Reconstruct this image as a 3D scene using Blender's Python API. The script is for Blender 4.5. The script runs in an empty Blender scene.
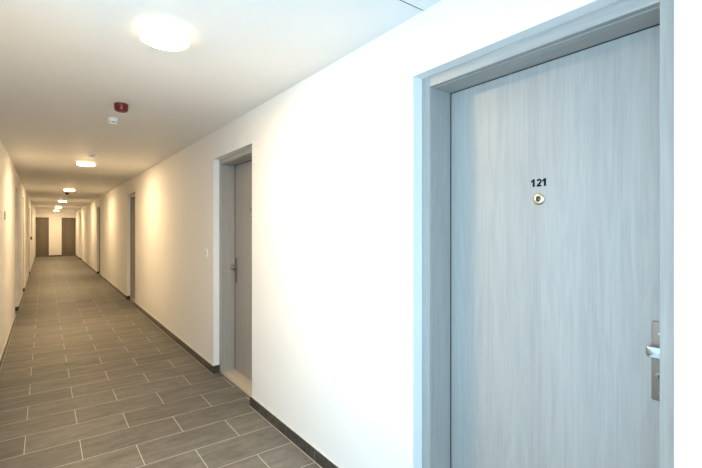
import bpy, bmesh, math
from mathutils import Vector, Matrix

scene = bpy.context.scene
COL = scene.collection
R = math.radians

# ------------------------------------------------------------------ sizes (metres)
XR, XL = 1.365, -0.380          # faces of the right and left walls
YF, YN = 27.0, -2.7             # far and near ends of the corridor
H = 2.43                        # ceiling height
OPEN_H = 2.156                  # height of the door openings in the plaster
WT = 0.28                       # wall thickness
RIGHT_DOORS = [(0.372, 1.355), (3.195, 4.154), (8.63, 9.58), (14.70, 15.65), (22.50, 23.45)]
LEFT_DOORS = [(8.55, 9.42), (11.35, 12.27), (15.95, 16.88), (24.05, 24.98)]
FAR_DOORS = [(XL + 0.004, 0.186), (0.735, XR - 0.004)]
FAR_H = 2.075
WY0, WY1, WZ0, WZ1 = -2.2, 2.0, .42, 2.28   # window in the left wall, opposite the nearest door

# ------------------------------------------------------------------ mesh helpers
def box(bm, x0, x1, y0, y1, z0, z1, bevel=0.0):
    r = bmesh.ops.create_cube(bm, size=1.0)
    vs = r['verts']
    for v in vs:
        v.co.x = x0 + (v.co.x + .5) * (x1 - x0)
        v.co.y = y0 + (v.co.y + .5) * (y1 - y0)
        v.co.z = z0 + (v.co.z + .5) * (z1 - z0)
    if bevel > 0:
        es = list({e for v in vs for e in v.link_edges})
        bmesh.ops.bevel(bm, geom=es, offset=bevel, segments=2, profile=0.6, affect='EDGES')

def lathe(bm, prof, seg=48, mat=None):
    """surface of revolution about z; prof = [(r, z), ...]; r = 0 closes to a point"""
    mat = mat or Matrix.Identity(4)
    rings = []
    for r, z in prof:
        if r <= 1e-6:
            rings.append([bm.verts.new(mat @ Vector((0, 0, z)))])
        else:
            rings.append([bm.verts.new(mat @ Vector((r * math.cos(2 * math.pi * k / seg), r * math.sin(2 * math.pi * k / seg), z))) for k in range(seg)])
    for a, b in zip(rings, rings[1:]):
        for k in range(seg):
            k2 = (k + 1) % seg
            if len(a) == 1 and len(b) == 1:
                continue
            if len(a) == 1:
                bm.faces.new((a[0], b[k], b[k2]))
            elif len(b) == 1:
                bm.faces.new((a[k], a[k2], b[0]))
            else:
                bm.faces.new((a[k], a[k2], b[k2], b[k]))

def obj(name, bm, mat, parent=None, smooth=False):
    bmesh.ops.recalc_face_normals(bm, faces=bm.faces)
    me = bpy.data.meshes.new(name)
    bm.to_mesh(me); bm.free()
    if mat: me.materials.append(mat)
    if smooth:
        for p in me.polygons: p.use_smooth = True
        try: me.set_sharp_from_angle(angle=R(38))
        except Exception: pass
    o = bpy.data.objects.new(name, me)
    COL.objects.link(o)
    if parent: o.parent = parent
    return o

def tag(o, label, cat=None, group=None, kind=None):
    o['label'] = label
    if cat: o['category'] = cat
    if group: o['group'] = group
    if kind: o['kind'] = kind
    return o

def empty(name, loc, rz=0.0):
    o = bpy.data.objects.new(name, None)
    o.empty_display_size = .1
    o.location = loc; o.rotation_euler = (0, 0, rz)
    COL.objects.link(o)
    return o

def copy_tree(o, parent=None):
    c = o.copy(); COL.objects.link(c)
    c.parent = parent
    for ch in list(o.children): copy_tree(ch, c)
    return c

# ------------------------------------------------------------------ materials
def new_mat(name):
    m = bpy.data.materials.new(name); m.use_nodes = True
    nt = m.node_tree
    b = nt.nodes['Principled BSDF']
    return m, nt, b

def N(nt, t, **kw):
    n = nt.nodes.new(t)
    for k, v in kw.items():
        if k in n.inputs.keys() if hasattr(n.inputs, 'keys') else False: n.inputs[k].default_value = v
        else: setattr(n, k, v)
    return n

def simple(name, col, rough=.5, metal=0.0, noise=0.0, nscale=30.0, spec=.5):
    m, nt, b = new_mat(name)
    b.inputs['Roughness'].default_value = rough
    b.inputs['Metallic'].default_value = metal
    b.inputs['Specular IOR Level'].default_value = spec
    tc = N(nt, 'ShaderNodeTexCoord')
    n = N(nt, 'ShaderNodeTexNoise'); n.inputs['Scale'].default_value = nscale; n.inputs['Detail'].default_value = 4
    nt.links.new(tc.outputs['Object'], n.inputs['Vector'])
    mx = N(nt, 'ShaderNodeMix', data_type='RGBA')
    mx.inputs['A'].default_value = (*[c * (1 - noise) for c in col], 1)
    mx.inputs['B'].default_value = (*[min(1, c * (1 + noise)) for c in col], 1)
    nt.links.new(n.outputs['Fac'], mx.inputs['Factor'])
    nt.links.new(mx.outputs['Result'], b.inputs['Base Color'])
    return m

def plaster(name, col, bump=.05, rough=.75, spec=.25):
    m, nt, b = new_mat(name)
    b.inputs['Roughness'].default_value = rough
    b.inputs['Specular IOR Level'].default_value = spec
    tc = N(nt, 'ShaderNodeTexCoord')
    n1 = N(nt, 'ShaderNodeTexNoise'); n1.inputs['Scale'].default_value = 1.7; n1.inputs['Detail'].default_value = 3
    n2 = N(nt, 'ShaderNodeTexNoise'); n2.inputs['Scale'].default_value = 220; n2.inputs['Detail'].default_value = 3
    nt.links.new(tc.outputs['Object'], n1.inputs['Vector']); nt.links.new(tc.outputs['Object'], n2.inputs['Vector'])
    mx = N(nt, 'ShaderNodeMix', data_type='RGBA')
    mx.inputs['A'].default_value = (*[c * .985 for c in col], 1)
    mx.inputs['B'].default_value = (*col, 1)
    nt.links.new(n1.outputs['Fac'], mx.inputs['Factor'])
    nt.links.new(mx.outputs['Result'], b.inputs['Base Color'])
    bp = N(nt, 'ShaderNodeBump'); bp.inputs['Strength'].default_value = bump; bp.inputs['Distance'].default_value = .002
    nt.links.new(n2.outputs['Fac'], bp.inputs['Height']); nt.links.new(bp.outputs['Normal'], b.inputs['Normal'])
    return m

def wood(name, along='Z', light=(.395, .378, .357), dark=(.30, .287, .272), rough=.45):
    """grey washed oak laminate, grain along one axis"""
    m, nt, b = new_mat(name)
    b.inputs['Roughness'].default_value = rough
    b.inputs['Specular IOR Level'].default_value = .4
    L = nt.links.new
    tc = N(nt, 'ShaderNodeTexCoord')
    def mapped(a, l):
        mp = N(nt, 'ShaderNodeMapping')
        mp.inputs['Scale'].default_value = (a, a, l) if along == 'Z' else ((a, l, a) if along == 'Y' else (l, a, a))
        L(tc.outputs['Object'], mp.inputs['Vector']); return mp
    def noise(a, l, det, rgh=.55, dist=0.0):
        mp = mapped(a, l)
        n = N(nt, 'ShaderNodeTexNoise')
        n.inputs['Scale'].default_value = 1; n.inputs['Detail'].default_value = det
        n.inputs['Roughness'].default_value = rgh; n.inputs['Distortion'].default_value = dist
        L(mp.outputs['Vector'], n.inputs['Vector']); return n
    broad = noise(6.0, .5, 4, .55, .6)
    streak = noise(75, 2.2, 6, .68, .5)
    pore = noise(240, 5.0, 4, .7)
    cath = noise(13, 1.0, 2, .5, 1.2)
    # cathedral growth rings: contour lines of a stretched noise
    mul = N(nt, 'ShaderNodeMath', operation='MULTIPLY'); mul.inputs[1].default_value = 34
    L(cath.outputs['Fac'], mul.inputs[0])
    sn = N(nt, 'ShaderNodeMath', operation='SINE'); L(mul.outputs[0], sn.inputs[0])
    def scale(sock, f, off=0.0):
        n = N(nt, 'ShaderNodeMath', operation='MULTIPLY_ADD')
        n.inputs[1].default_value = f; n.inputs[2].default_value = off
        L(sock, n.inputs[0]); return n.outputs[0]
    def add(a, c):
        n = N(nt, 'ShaderNodeMath', operation='ADD'); L(a, n.inputs[0]); L(c, n.inputs[1]); return n.outputs[0]
    t = add(scale(broad.outputs['Fac'], 1.0, -.5), scale(streak.outputs['Fac'], 1.2, -.6))
    t = add(t, scale(pore.outputs['Fac'], 1.0, -.5))
    t = add(t, scale(sn.outputs[0], .10, .5))
    cl = N(nt, 'ShaderNodeClamp'); L(t, cl.inputs['Value'])
    mx = N(nt, 'ShaderNodeMix', data_type='RGBA')
    mx.inputs['A'].default_value = (*dark, 1); mx.inputs['B'].default_value = (*light, 1)
    L(cl.outputs[0], mx.inputs['Factor']); L(mx.outputs['Result'], b.inputs['Base Color'])
    bp = N(nt, 'ShaderNodeBump'); bp.inputs['Strength'].default_value = .12; bp.inputs['Distance'].default_value = .001
    L(t, bp.inputs['Height']); L(bp.outputs['Normal'], b.inputs['Normal'])
    return m

def slate(name, brick=True, base=(.144, .135, .119), rough=.50, spec=.22):
    m, nt, b = new_mat(name)
    L = nt.links.new
    b.inputs['Specular IOR Level'].default_value = spec
    tc = N(nt, 'ShaderNodeTexCoord')
    # slanting cleft veins and cloudy mottling
    mp = N(nt, 'ShaderNodeMapping'); mp.inputs['Rotation'].default_value = (0, 0, R(28)); mp.inputs['Scale'].default_value = (2.2, 9, 9)
    L(tc.outputs['Object'], mp.inputs['Vector'])
    v = N(nt, 'ShaderNodeTexNoise'); v.inputs['Scale'].default_value = 1.4; v.inputs['Detail'].default_value = 7; v.inputs['Roughness'].default_value = .65; v.inputs['Distortion'].default_value = .9
    L(mp.outputs['Vector'], v.inputs['Vector'])
    c = N(nt, 'ShaderNodeTexNoise'); c.inputs['Scale'].default_value = 26; c.inputs['Detail'].default_value = 6; c.inputs['Roughness'].default_value = .7
    L(tc.outputs['Object'], c.inputs['Vector'])
    ramp = N(nt, 'ShaderNodeValToRGB')
    ramp.color_ramp.elements[0].position = .33; ramp.color_ramp.elements[0].color = (*[x * .66 for x in base], 1)
    ramp.color_ramp.elements[1].position = .69; ramp.color_ramp.elements[1].color = (*[x * 1.5 for x in base], 1)
    av = N(nt, 'ShaderNodeMix', data_type='FLOAT'); av.inputs['Factor'].default_value = .35
    L(v.outputs['Fac'], av.inputs['A']); L(c.outputs['Fac'], av.inputs['B'])
    L(av.outputs['Result'], ramp.inputs['Fac'])
    col = ramp.outputs['Color']
    bp = N(nt, 'ShaderNodeBump'); bp.inputs['Strength'].default_value = .25; bp.inputs['Distance'].default_value = .002
    if brick:
        TW, TH = .6025, .2985
        off = N(nt, 'ShaderNodeVectorMath', operation='ADD')
        off.inputs[1].default_value = (-.797 + TW / 2 + 20 * TW, -2.490 + 20 * TH, 0)
        L(tc.outputs['Object'], off.inputs[0])
        br = N(nt, 'ShaderNodeTexBrick')
        br.offset = .5; br.offset_frequency = 2
        br.inputs['Scale'].default_value = 1; br.inputs['Brick Width'].default_value = TW; br.inputs['Row Height'].default_value = TH
        br.inputs['Mortar Size'].default_value = .0022; br.inputs['Mortar Smooth'].default_value = .15; br.inputs['Bias'].default_value = 0
        br.inputs['Color1'].default_value = (.86, .86, .86, 1); br.inputs['Color2'].default_value = (1.1, 1.1, 1.1, 1)
        L(off.outputs[0], br.inputs['Vector'])
        m1 = N(nt, 'ShaderNodeMix', data_type='RGBA', blend_type='MULTIPLY'); m1.inputs['Factor'].default_value = 1
        L(col, m1.inputs['A']); L(br.outputs['Color'], m1.inputs['B'])
        m2 = N(nt, 'ShaderNodeMix', data_type='RGBA'); m2.inputs['B'].default_value = (.56, .53, .47, 1)
        L(m1.outputs['Result'], m2.inputs['A']); L(br.outputs['Fac'], m2.inputs['Factor'])
        col = m2.outputs['Result']
        hs = N(nt, 'ShaderNodeMath', operation='MULTIPLY_ADD'); hs.inputs[1].default_value = -1.2
        L(br.outputs['Fac'], hs.inputs[0]); L(av.outputs['Result'], hs.inputs[2])
        L(hs.outputs[0], bp.inputs['Height'])
    else:
        L(av.outputs['Result'], bp.inputs['Height'])
        bp.inputs['Strength'].default_value = .05
    L(col, b.inputs['Base Color'])
    mr = N(nt, 'ShaderNodeMapRange'); mr.inputs['To Min'].default_value = rough - .07; mr.inputs['To Max'].default_value = rough + .1
    L(c.outputs['Fac'], mr.inputs['Value']); L(mr.outputs['Result'], b.inputs['Roughness'])
    L(bp.outputs['Normal'], b.inputs['Normal'])
    return m

def glow(name, col, strength):
    m, nt, b = new_mat(name)
    b.inputs['Base Color'].default_value = (.8, .8, .78, 1)
    b.inputs['Roughness'].default_value = .35
    b.inputs['Emission Color'].default_value = (*col, 1)
    b.inputs['Emission Strength'].default_value = strength
    return m

def glass_mat(name):
    m, nt, b = new_mat(name)
    L = nt.links.new
    out = nt.nodes['Material Output']
    tr = N(nt, 'ShaderNodeBsdfTransparent'); tr.inputs['Color'].default_value = (.93, .96, .96, 1)
    gl = N(nt, 'ShaderNodeBsdfGlossy'); gl.inputs['Roughness'].default_value = .02
    # Schlick reflectance of a thin pane, the same from both sides
    lw = N(nt, 'ShaderNodeLayerWeight'); lw.inputs['Blend'].default_value = .5
    pw = N(nt, 'ShaderNodeMath', operation='POWER'); pw.inputs[1].default_value = 5
    fr = N(nt, 'ShaderNodeMath', operation='MULTIPLY_ADD'); fr.inputs[1].default_value = .9; fr.inputs[2].default_value = .04
    L(lw.outputs['Facing'], pw.inputs[0]); L(pw.outputs[0], fr.inputs[0])
    mx = N(nt, 'ShaderNodeMixShader')
    L(fr.outputs[0], mx.inputs['Fac']); L(tr.outputs[0], mx.inputs[1]); L(gl.outputs[0], mx.inputs[2])
    L(mx.outputs[0], out.inputs['Surface'])
    nt.nodes.remove(b)
    return m

LAMP = (1.0, .715, .39)
M = dict(
    wall=plaster('white_wall_paint', (.80, .79, .775)),
    ceil=plaster('white_ceiling_paint', (.80, .79, .775), .03, .6, .35),
    floor=slate('slate_floor_tile'),
    skirting=slate('slate_skirting_tile', brick=False, base=(.052, .048, .043), rough=.22, spec=.5),
    grout=simple('pale_grout', (.62, .60, .56), .8, noise=.06),
    wood=wood('washed_oak_upright', 'Z'),
    wood_far=wood('brown_oak_upright', 'Z', (.175, .145, .112), (.105, .085, .065)),
    wood_far_h=wood('brown_oak_level', 'X', (.12, .098, .075), (.075, .06, .045)),
    wood_h=wood('washed_oak_level', 'X'),
    sill=wood('pale_oak_sill', 'X', (.60, .53, .45), (.46, .40, .33), .5),
    seal=simple('dark_rubber_seal', (.02, .02, .022), .7, noise=.1),
    steel=simple('satin_nickel', (.42, .41, .40), .36, 1.0, .06, 90),
    bronze=simple('brushed_bronze_steel', (.24, .195, .165), .5, .7, .08, 120),
    brass=simple('pale_brass', (.70, .56, .38), .34, 1.0, .05),
    lens=simple('dark_glass_lens', (.03, .028, .03), .05, noise=.1, spec=.8),
    ink=simple('black_number', (.006, .009, .016), .8, noise=.1, spec=.08),
    white=simple('white_plastic', (.88, .88, .87), .4, noise=.02),
    cream=simple('cream_plastic', (.72, .68, .58), .4, noise=.02),
    red=simple('red_plastic', (.15, .004, .007), .35, noise=.1),
    dark=simple('dark_plastic', (.02, .018, .016), .5, noise=.1),
    greyplate=simple('grey_plate', (.30, .28, .25), .4, noise=.08),
    opal=glow('opal_lamp_glass', LAMP, 275.0),
    opal_side=glow('opal_lamp_ring', LAMP, 3.0),
    frame_white=simple('white_window_frame', (.8, .8, .8), .4, noise=.02),
    glass=glass_mat('clear_glass'),
)

# ------------------------------------------------------------------ room shell
def structure(o, label, cat):
    return tag(o, label, cat, kind='structure')

def wall_along_y(name, x0, x1, openings, label, window=None):
    bm = bmesh.new()
    y = YN
    if window:
        a, b, z0, z1 = window
        box(bm, x0, x1, y, a, 0, H); box(bm, x0, x1, a, b, 0, z0); box(bm, x0, x1, a, b, z1, H)
        y = b
    for a, b in openings:
        box(bm, x0, x1, y, a, 0, H)
        box(bm, x0, x1, a, b, OPEN_H, H)
        y = b
    box(bm, x0, x1, y, YF, 0, H)
    return structure(obj(name, bm, M['wall']), label, 'wall')

wall_along_y('wall_right', XR, XR + WT, RIGHT_DOORS, 'long white corridor wall on the right with recessed wood doors')
wall_along_y('wall_left', XL - WT, XL, LEFT_DOORS, 'white corridor wall on the left, seen at a grazing angle', (WY0, WY1, WZ0, WZ1))
bm = bmesh.new()
x = XL - WT
for a, b in FAR_DOORS:
    box(bm, x, a, YF, YF + WT, 0, H); box(bm, a, b, YF, YF + WT, FAR_H, H); x = b
box(bm, x, XR + WT, YF, YF + WT, 0, H)
structure(obj('wall_far', bm, M['wall']), 'short end wall of the corridor between two brown doors', 'wall')

NX0, NX1, NZ0, NZ1 = XL + .2, XR - .2, .12, 2.26       # glazed end of the corridor behind the viewer
bm = bmesh.new()
box(bm, XL - WT, NX0, YN - WT, YN, 0, H); box(bm, NX1, XR + WT, YN - WT, YN, 0, H)
box(bm, NX0, NX1, YN - WT, YN, 0, NZ0); box(bm, NX0, NX1, YN - WT, YN, NZ1, H)
structure(obj('wall_near', bm, M['wall']), 'white end wall behind the viewer with a tall window', 'wall')
win = empty('window_2', ((NX0 + NX1) / 2, YN - .16, NZ0))
structure(win, 'tall white framed window in the end wall behind the viewer', 'window')
bm = bmesh.new(); hw, hh = (NX1 - NX0) / 2, NZ1 - NZ0
for sx in (-1, 1): box(bm, *sorted((sx * hw, sx * (hw - .06))), -.035, .035, 0, hh, .004)
box(bm, -hw + .06, hw - .06, -.035, .035, 0, .06, .004); box(bm, -hw + .06, hw - .06, -.035, .035, hh - .06, hh, .004)
obj('window_frame', bm, M['frame_white'], win)
bm = bmesh.new(); box(bm, -hw + .06, hw - .06, -.006, .006, .06, hh - .06); obj('pane', bm, M['glass'], win)
# daylight enters by a wide window in the left wall, opposite the nearest door
win = empty('window_1', (XL - .16, (WY0 + WY1) / 2, WZ0), R(90))
structure(win, 'wide white framed window in the left wall opposite door 121', 'window')
bm = bmesh.new()
hw, hh = (WY1 - WY0) / 2, WZ1 - WZ0
for sx in (-1, 1): box(bm, *sorted((sx * hw, sx * (hw - .06))), -.035, .035, 0, hh, .004)
box(bm, -hw + .06, hw - .06, -.035, .035, 0, .06, .004); box(bm, -hw + .06, hw - .06, -.035, .035, hh - .06, hh, .004)
obj('window_frame', bm, M['frame_white'], win)
cuts = [-hw + .06, -hw / 3, hw / 3, hw - .06]
for c in cuts[1:3]:
    bm = bmesh.new(); box(bm, c - .03, c + .03, -.033, .033, .058, hh - .058, .004); obj('mullion', bm, M['frame_white'], win)
for k in range(3):
    bm = bmesh.new(); box(bm, cuts[k] + (.03 if k else 0), cuts[k + 1] - (.03 if k < 2 else 0), -.006, .006, .06, hh - .06)
    obj('pane', bm, M['glass'], win)
bm = bmesh.new(); box(bm, -hw, hw, -.19, -.035, -.001, .018, .004); obj('window_sill', bm, M['frame_white'], win)

bm = bmesh.new(); box(bm, XL - WT - .1, XR + WT + .1, YN - WT, YF + WT, -.12, 0)
structure(obj('floor', bm, M['floor']), 'grey slate tile floor laid in half bond with pale joints', 'floor')
# the ceiling is cut by a narrow shadow joint next to the nearest door
JY0, JY1 = 1.285, 1.2925
bm = bmesh.new()
box(bm, XL - WT, XR + WT, YN - WT, JY0, H, H + .15); box(bm, XL - WT, XR + WT, JY1, YF + WT, H, H + .15)
structure(obj('ceiling', bm, M['ceil']), 'flat white plaster ceiling with warm pools of lamp light', 'ceiling')
bm = bmesh.new(); box(bm, XL + .02, XR - .008, JY0, JY1, H + .002, H + .02)
structure(obj('trim_1', bm, M['seal']), 'thin dark joint line across the ceiling before the nearest door', 'ceiling joint')

# skirting: tile strip with pale joints, returning into every door opening
def skirting(name, xf, sx, openings, start, label):
    """xf wall face, sx = direction into the corridor"""
    T, HB, RET, G = .013, .0765, .055, .0022
    bm = bmesh.new(); gm = bmesh.new()
    def bx(m, xa, xb, ya, yb, z0, z1, bv=0):
        xa, xb = sorted((xa, xb)); box(m, xa, xb, ya, yb, z0, z1, bv)
    y = YN; segs = []
    for a, b in openings: segs.append((y, a, y > YN, True)); y = b
    segs.append((y, YF, True, False))
    for a, b, ra, rb in segs:
        # a return strip lies flat on each plaster reveal
        a2 = a - T if ra else a; b2 = b + T if rb else b
        cuts = [a2]
        k = math.ceil((a2 + .03 - start) / .6035); c = start + k * .6035
        while c < b2 - .03: cuts.append(c); c += .6035
        cuts.append(b2)
        for c0, c1 in zip(cuts, cuts[1:]):
            bx(bm, xf, xf + sx * T, c0 + (G / 2 if c0 != a2 else 0), c1 - (G / 2 if c1 != b2 else 0), .0015, HB, .0012)
        bx(gm, xf, xf + sx * (T - .0015), a2 + .001, b2 - .001, 0, HB - .001)
        bx(gm, xf, xf + sx * (T + .002), a2, b2, 0, .0014)
        if ra: bx(bm, xf - sx * RET, xf, a - T, a, .0015, HB, .0012)
        if rb: bx(bm, xf - sx * RET, xf, b, b + T, .0015, HB, .0012)
        bx(gm, xf, xf + sx * .006, a2, b2, HB - .001, HB + .004)
    o = structure(obj(name, bm, M['skirting']), label, 'baseboard')
    obj('grout_line', gm, M['grout'], o)
skirting('baseboard_right', XR, -1, RIGHT_DOORS, 2.198, 'dark slate tile skirting along the foot of the right wall')
skirting('baseboard_left', XL, 1, LEFT_DOORS, 2.4, 'dark slate tile skirting along the foot of the left wall')
bm = bmesh.new(); box(bm, FAR_DOORS[0][1] + .002, FAR_DOORS[1][0] - .002, YF - .013, YF, .0, .0765, .001)
structure(obj('baseboard_far', bm, M['skirting']), 'short dark skirting between the two doors of the end wall', 'baseboard')

# ------------------------------------------------------------------ doors
def digit(bm, ch, x0, w, z0, h, y):
    """bold extended numeral standing proud of the leaf, facing -y"""
    polys = []
    if ch == '1':
        polys.append([(.34, 0), (.74, 0), (.74, 1), (.48, 1), (.02, .80), (.02, .56), (.34, .68)])
    else:                                                  # 2: a bent ribbon on a foot
        path = [(.5 + .36 * math.cos(R(a)), .68 + .21 * math.sin(R(a))) for a in range(172, -41, -14)] + [(.45, .28), (.22, .11)]
        L_, R_ = [], []
        for k, (px, pz) in enumerate(path):
            qx, qz = path[min(k + 1, len(path) - 1)]; rx, rz_ = path[max(k - 1, 0)]
            tx, tz = (qx - rx) * w, (qz - rz_) * h; l = math.hypot(tx, tz)
            nx, nz = -tz / l * .0031 / w, tx / l * .0031 / h
            L_.append((px + nx, pz + nz)); R_.append((px - nx, pz - nz))
        for k in range(len(path) - 1): polys.append([L_[k], L_[k + 1], R_[k + 1], R_[k]])
        polys.append([(.02, 0), (.96, 0), (.96, .20), (.10, .20)])
    for n, p in enumerate(polys):
        f = [bm.verts.new((x0 + a * w, y - .0012 - (.00005 * n), z0 + c * h)) for a, c in p]
        bk = [bm.verts.new((x0 + a * w, y, z0 + c * h)) for a, c in p]
        bm.faces.new(f)
        for k in range(len(p)):
            k2 = (k + 1) % len(p); bm.faces.new((f[k], bk[k], bk[k2], f[k2]))

def make_door(n, width, height, loc, rz, label, handle=None, number=None, viewer=False, sill=True,
              rec=.058, deep=.147, face=.05, numpos=0.0, wood='wood'):
    """local frame: x across the opening (0..width from its left as seen by someone facing it), y into the wall, z up.
    y=0 is the plaster face; casing face at y=rec; leaf face at y=rec+deep"""
    d = empty('door_%d' % n, loc, rz)
    structure(d, label, 'door')
    yc, yl = rec, rec + deep
    xi0, xi1, zi = face, width - face, height - face     # inner edges of casing
    g = .004                                              # groove between casing and lining
    bm = bmesh.new()
    box(bm, 0, xi0, yc, yc + .022, 0, height, .0015)
    box(bm, xi1, width, yc, yc + .022, 0, height, .0015)
    # jamb lining, closed against the casing
    box(bm, .006, xi0, yc + .0235, yl + .045, 0, zi + .01, .0015)
    box(bm, xi1, width - .006, yc + .0235, yl + .045, 0, zi + .01, .0015)
    fr = obj('door_frame', bm, M[wood], d)
    bm = bmesh.new()
    box(bm, xi0, xi1, yc, yc + .022, zi, height, .0015)
    box(bm, xi0 + .0003, xi1 - .0003, yc + .027, yl + .045, zi - .003, height - .008, .0018)
    obj('frame_head', bm, M[wood + '_h'], fr)
    bm = bmesh.new()
    box(bm, .004, xi0 - .002, yc + .0221, yc + .0234, 0, zi)
    box(bm, xi1 + .002, width - .004, yc + .0221, yc + .0234, 0, zi)
    box(bm, xi0 - .004, xi1 + .004, yc + .0221, yc + .0269, zi + .004, height - .006)
    # rubber gasket the leaf closes against
    box(bm, xi0 - .001, xi0 + .003, yl - .004, yl + .002, .02, zi)
    box(bm, xi1 - .003, xi1 + .001, yl - .004, yl + .002, .02, zi)
    box(bm, xi0, xi1, yl - .004, yl + .002, zi - .006, zi - .002)
    obj('door_seal', bm, M['seal'], fr)
    bm = bmesh.new()
    box(bm, xi0 + .001, xi1 - .001, yl, yl + .042, .02 if sill else .006, zi - .005, .0012)
    obj('door_leaf', bm, M[wood], d)
    if sill:
        bm = bmesh.new(); box(bm, xi0, xi1, yc + .004, yl + .045, 0, .016, .003)
        obj('threshold', bm, M['sill'], d)
    if handle is not None:
        hx, sgn = handle                                   # centre of the plate, direction of the knob offset
        bm = bmesh.new(); box(bm, hx - .0225, hx + .0225, yl - .011, yl, .905, 1.157, .005)
        plate = obj('handle_plate', bm, M['bronze'], d, True)
        rot = Matrix.Rotation(R(90), 4, 'X')               # lathe axis z -> -y (out of the leaf)
        bm = bmesh.new()
        at = Matrix.Translation((hx, yl - .011, 1.067)) @ rot
        lathe(bm, [(0, -.004), (.0145, -.004), (.0145, .004), (.0115, .007), (.0105, .022), (.012, .026), (0, .026)], 32, at)
        # flat oblong knob with round ends, offset to one side
        cx = hx - sgn * .004
        prof = []
        for k in range(32):
            a = 2 * math.pi * k / 32
            ca, sa = math.cos(a), math.sin(a)
            prof.append((math.copysign(abs(ca) ** .5, ca) * .0300, math.copysign(abs(sa) ** .5, sa) * .0190))
        rings = []
        for sc, dy in ((.0, -.030), (.80, -.030), (.95, -.032), (1.0, -.036), (1.0, -.045), (.95, -.050), (.84, -.0525), (0, -.053)):
            if sc == 0: rings.append([bm.verts.new((cx, yl + dy, 1.067))])
            else: rings.append([bm.verts.new((cx + sc * px, yl + dy, 1.067 + sc * pz)) for px, pz in prof])
        for a, b in zip(rings, rings[1:]):
            for k in range(32):
                k2 = (k + 1) % 32
                if len(a) == 1: bm.faces.new((a[0], b[k], b[k2]))
                elif len(b) == 1: bm.faces.new((a[k], a[k2], b[0]))
                else: bm.faces.new((a[k], a[k2], b[k2], b[k]))
        tag(obj('knob', bm, M['steel'], plate, True), 'shiny silver knob')
        bm = bmesh.new()
        lathe(bm, [(.0125, -.001), (.0125, .0035), (.0095, .0045), (.0, .0045)], 28, Matrix.Translation((hx, yl - .011, .985)) @ rot)
        obj('lock_cylinder', bm, M['bronze'], plate, True)
        bm = bmesh.new(); box(bm, hx - .0016, hx + .0016, yl - .0162, yl - .0150, .980, .990)
        obj('keyhole', bm, M['dark'], plate)
        for z in (1.118, .93):
            bm = bmesh.new()
            lathe(bm, [(.0045, -.001), (.0045, .0012), (.003, .002), (0, .002)], 16, Matrix.Translation((hx, yl - .011, z)) @ rot)
            obj('screw', bm, M['steel'] if z > 1 else M['bronze'], plate, True)
    face_m = Matrix.Rotation(R(90), 4, 'X')                # text plane xy -> xz, front towards -y
    if number:
        bm = bmesh.new(); dw, dp = .0205, .0232
        for k, ch in enumerate(number):
            digit(bm, ch, numpos + (k - (len(number) - 1) / 2) * dp - dw / 2, dw, 1.6195, .0305, yl)
        tag(obj('door_number', bm, M['ink'], d), 'black number')
    if viewer:
        bm = bmesh.new()
        lathe(bm, [(.0095, .002), (.010, .0075), (.0135, .0095), (.0185, .0085), (.0225, .005), (.0232, 0)], 40, Matrix.Translation((width / 2, yl, 1.569)) @ face_m)
        pe = tag(obj('peephole', bm, M['brass'], d, True), 'round brass peephole')
        bm = bmesh.new()
        lathe(bm, [(.0115, .0), (.0112, .0035), (.008, .0058), (.004, .007), (0, .0075)], 32, Matrix.Translation((width / 2, yl, 1.569)) @ face_m)
        obj('peephole_lens', bm, M['lens'], pe, True)
    return d

# right wall: someone facing +x sees +y on their left, so local x runs along -y
rl = ['large pale grey wood door numbered 121 nearest the viewer, with peephole and knob plate',
      'second grey wood door of the right wall, light switch on its far side',
      'third recessed door along the right wall, only a narrow strip of it showing',
      'fourth recessed door along the right wall, deep in the corridor',
      'last recessed door of the right wall before the end wall']
for i, (a, b) in enumerate(RIGHT_DOORS):
    w = b - a
    kw = {}
    if i == 0: kw = dict(handle=(w - .091, -1), number='121', viewer=True, numpos=w / 2)
    elif i == 1: kw = dict(handle=(.091, 1), number='1', viewer=True, numpos=w / 2 - .0232)
    else: kw = dict(handle=(.091, 1))
    make_door(i + 1, w, OPEN_H, (XR, b, 0), R(-90), rl[i], **kw)
ll = ['nearest door recess of the left wall, beside the small cream switch',
      'second door recess of the left wall, just beyond the nearest recess',
      'third door recess of the left wall, just before the red call point',
      'farthest door recess of the left wall, next to the end wall']
for i, (a, b) in enumerate(LEFT_DOORS):
    make_door(6 + i, b - a, OPEN_H, (XL, a, 0), R(90), ll[i], handle=(b - a - .091, -1))
fl = ['brown door on the left of the corridor end wall', 'brown door on the right of the corridor end wall']
for i, (a, b) in enumerate(FAR_DOORS):
    make_door(10 + i, b - a, FAR_H, (a, YF, 0), 0, fl[i], sill=False, rec=.012, deep=.03, face=.045, wood='wood_far')

# ------------------------------------------------------------------ ceiling fittings
def make_lamp():
    r = empty('ceiling_light', (0, 0, 0))
    bm = bmesh.new()
    lathe(bm, [(0, 0), (.108, 0), (.110, -.002), (.110, -.012), (.107, -.014), (0, -.014)], 64)
    obj('lamp_base', bm, M['white'], r, True)
    bm = bmesh.new()
    lathe(bm, [(.104, -.0142), (.111, -.0142), (.1135, -.017), (.1135, -.040), (.1125, -.042), (.107, -.042), (.104, -.039), (.104, -.0142)], 64)
    obj('lamp_ring', bm, M['opal_side'], r, True)
    bm = bmesh.new()
    pr = [(.1035, -.016), (.1035, -.0405)]
    for k in range(0, 11):
        a = k / 10 * math.pi / 2
        pr.append((.1035 * math.cos(a) ** .7 if k < 10 else 0, -.041 - .013 * math.sin(a)))
    lathe(bm, pr, 64)
    obj('diffuser', bm, M['opal'], r, True)
    return r

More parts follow.
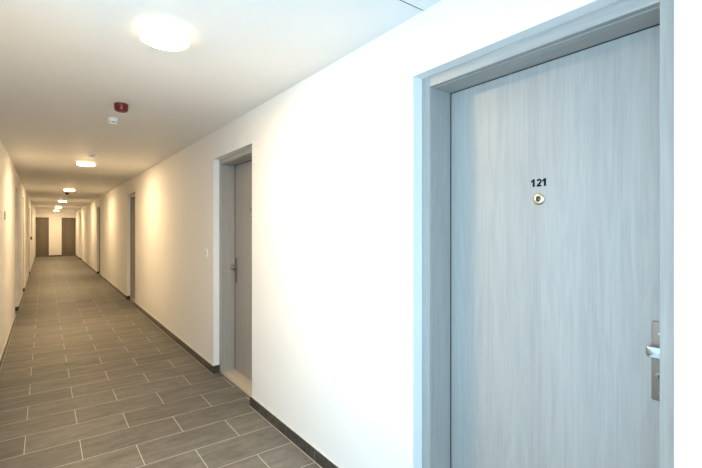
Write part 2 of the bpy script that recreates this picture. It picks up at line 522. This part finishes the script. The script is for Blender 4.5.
LX = .482
lamp_y = [2.2, 7.12, 12.05, 16.95, 21.9, 25.6]
lamp_l = ['large glowing round ceiling light closest to the viewer, upper left',
          'second glowing ceiling light, just behind a small white detector',
          'third ceiling light, with a dark red alarm just beyond it',
          'fourth ceiling light down the corridor, small and glowing',
          'fifth ceiling light, just before the last red alarm',
          'farthest ceiling light, right in front of the end wall doors']
lamp = make_lamp()
for i, y in enumerate(lamp_y):
    o = lamp if i == 0 else copy_tree(lamp)
    o.location = (LX, y, H)
    tag(o, lamp_l[i], 'ceiling light', 'round ceiling lights along the corridor')

def make_sounder():
    r = empty('alarm_sounder', (0, 0, 0))
    bm = bmesh.new()
    lathe(bm, [(0, 0), (.055, 0), (.0565, -.003), (.0565, -.020), (.0550, -.022), (0, -.022)], 48)
    obj('sounder_base', bm, M['red'], r, True)
    bm = bmesh.new()
    pr = [(.0535, -.0222), (.0535, -.048), (.051, -.057), (.044, -.062), (.038, -.0625), (.037, -.058), (.028, -.058), (.027, -.063), (.012, -.064), (0, -.064)]
    lathe(bm, pr, 48)
    s = obj('sounder_head', bm, M['red'], r, True)
    for k in range(10):
        a = 2 * math.pi * k / 10
        bm = bmesh.new(); box(bm, .0525, .0541, -.006, .006, -.046, -.034, .0004)
        bmesh.ops.rotate(bm, verts=bm.verts, cent=(0, 0, 0), matrix=Matrix.Rotation(a, 3, 'Z'))
        obj('sound_slot', bm, M['dark'], s)
    return r

def make_detector():
    r = empty('smoke_detector', (0, 0, 0))
    bm = bmesh.new()
    lathe(bm, [(0, 0), (.054, 0), (.056, -.003), (.056, -.018), (.054, -.024), (.050, -.036), (.046, -.040), (0, -.040)], 48)
    obj('detector_base', bm, M['white'], r, True)
    bm = bmesh.new(); lathe(bm, [(.034, -.0402), (.034, -.0520)], 32)
    obj('smoke_chamber', bm, M['dark'], r, True)
    for k in range(6):
        bm = bmesh.new(); box(bm, .037, .043, -.006, .006, -.0525, -.0395)
        bmesh.ops.rotate(bm, verts=bm.verts, cent=(0, 0, 0), matrix=Matrix.Rotation(2 * math.pi * k / 6, 3, 'Z'))
        obj('rib', bm, M['white'], r)
    bm = bmesh.new(); lathe(bm, [(0, -.052), (.044, -.052), (.044, -.056), (.038, -.063), (.024, -.067), (0, -.068)], 48)
    obj('detector_cap', bm, M['white'], r, True)
    return r

s0 = make_sounder(); s0.scale = (.88, .88, .92)
for i, (y, l) in enumerate([(3.66, 'dark red round alarm on the ceiling, nearest of the red ones, beside a white detector'),
                            (13.35, 'red alarm on the ceiling just beyond the third light'),
                            (23.3, 'tiny red alarm on the ceiling near the corridor end')]):
    o = s0 if i == 0 else copy_tree(s0)
    o.location = (LX, y, H); tag(o, l, 'alarm', 'red alarms on the ceiling')
d0 = make_detector(); d0.scale = (.78, .78, .80)
for i, (x, y, l) in enumerate([(LX + .003, 4.17, 'white smoke detector with dark slots, just behind the nearest red alarm'),
                               (LX + .008, 6.25, 'small white smoke detector just in front of the second ceiling light'),
                               (LX - .02, 13.95, 'small smoke detector just behind the second red alarm'),
                               (LX + .02, 15.9, 'faint smoke detector in front of the fourth ceiling light')]):
    o = d0 if i == 0 else copy_tree(d0)
    o.location = (x, y, H); tag(o, l, 'smoke detector', 'white smoke detectors on the ceiling')

# ------------------------------------------------------------------ wall fittings
def make_switch():
    r = empty('light_switch', (0, 0, 0))          # local: face towards -y, centred
    bm = bmesh.new(); box(bm, -.041, .041, -.009, 0, -.041, .041, .003)
    obj('switch_plate', bm, M['white'], r, True)
    bm = bmesh.new(); box(bm, -.027, .027, -.0135, -.0088, -.027, .027, .002)
    obj('rocker', bm, M['cream'], r, True)
    return r
sw = make_switch(); sw.location = (XR, 4.37, 1.203); sw.rotation_euler = (0, 0, R(-90))
tag(sw, 'white light switch on the right wall beside the second door', 'light switch', 'wall switches')
s2 = copy_tree(sw); s2.location = (XL, 8.40, 1.19); s2.rotation_euler = (0, 0, R(90))
tag(s2, 'small cream switch on the left wall at the edge of the nearest door recess', 'light switch', 'wall switches')

sg = empty('wall_sign', (XL, 6.40, 1.615), R(90))
bm = bmesh.new(); box(bm, -.06, .06, -.006, 0, -.048, .048, .0015); obj('sign_plate', bm, M['greyplate'], sg)
for sx in (-1, 1):
    bm = bmesh.new()
    lathe(bm, [(.005, -.0005), (.005, .0015), (0, .0025)], 14, Matrix.Translation((sx * .05, -.006, 0)) @ Matrix.Rotation(R(90), 4, 'X'))
    obj('screw', bm, M['steel'], sg, True)
tag(sg, 'small grey plate on the left wall at eye height', 'sign')

cp = empty('call_point', (XL - .001, 17.45, 1.155), R(90))
bm = bmesh.new(); box(bm, -.047, .047, -.05, 0, -.049, .049, .004); obj('call_point_box', bm, M['red'], cp, True)
bm = bmesh.new(); box(bm, -.03, .03, -.0515, -.0495, -.028, .028, .0006); obj('press_panel', bm, M['white'], cp)
tag(cp, 'red fire call point on the left wall far down the corridor', 'call point')

# ------------------------------------------------------------------ daylight
ad = bpy.data.lights.new('daylight', 'AREA'); ad.shape = 'RECTANGLE'
ad.size, ad.size_y = 4.7, 2.2
ad.color = (.50, .77, 1.0); ad.energy = 110
ao = bpy.data.objects.new('daylight', ad); COL.objects.link(ao)
ao.location = (XL - .75, (WY0 + WY1) / 2, 1.5); ao.rotation_euler = (R(90), 0, R(-90))

an = bpy.data.lights.new('daylight_end', 'AREA'); an.shape = 'RECTANGLE'
an.size, an.size_y = 1.7, 2.3; an.color = ad.color; an.energy = 95
ano = bpy.data.objects.new('daylight_end', an); COL.objects.link(ano)
ano.location = ((NX0 + NX1) / 2, YN - .7, 1.3); ano.rotation_euler = (R(90), 0, 0)

w = bpy.data.worlds.new('sky'); scene.world = w; w.use_nodes = True
bg = w.node_tree.nodes['Background']
bg.inputs['Color'].default_value = (.62, .82, 1.0, 1); bg.inputs['Strength'].default_value = 1.0

# ------------------------------------------------------------------ camera
FPX, VX, HY = 412.0, 44.5, 229.3
cd = bpy.data.cameras.new('camera'); cam = bpy.data.objects.new('camera', cd); COL.objects.link(cam)
cd.sensor_fit = 'HORIZONTAL'; cd.sensor_width = 36; cd.lens = FPX / 702 * 36
cd.shift_y = -(234 - HY) / 702; cd.clip_start = .02; cd.clip_end = 200
cam.location = (0, 0, 1.45)
cam.rotation_euler = (R(90), 0, -math.atan((351 - VX) / FPX))
scene.camera = cam

vs = scene.view_settings
scene.display_settings.display_device = 'sRGB'
vs.view_transform = 'Standard'; vs.look = 'None'; vs.gamma = 1; vs.use_curve_mapping = False
vs.exposure = 0.5
scene.cycles.diffuse_bounces = 8; scene.cycles.max_bounces = 14
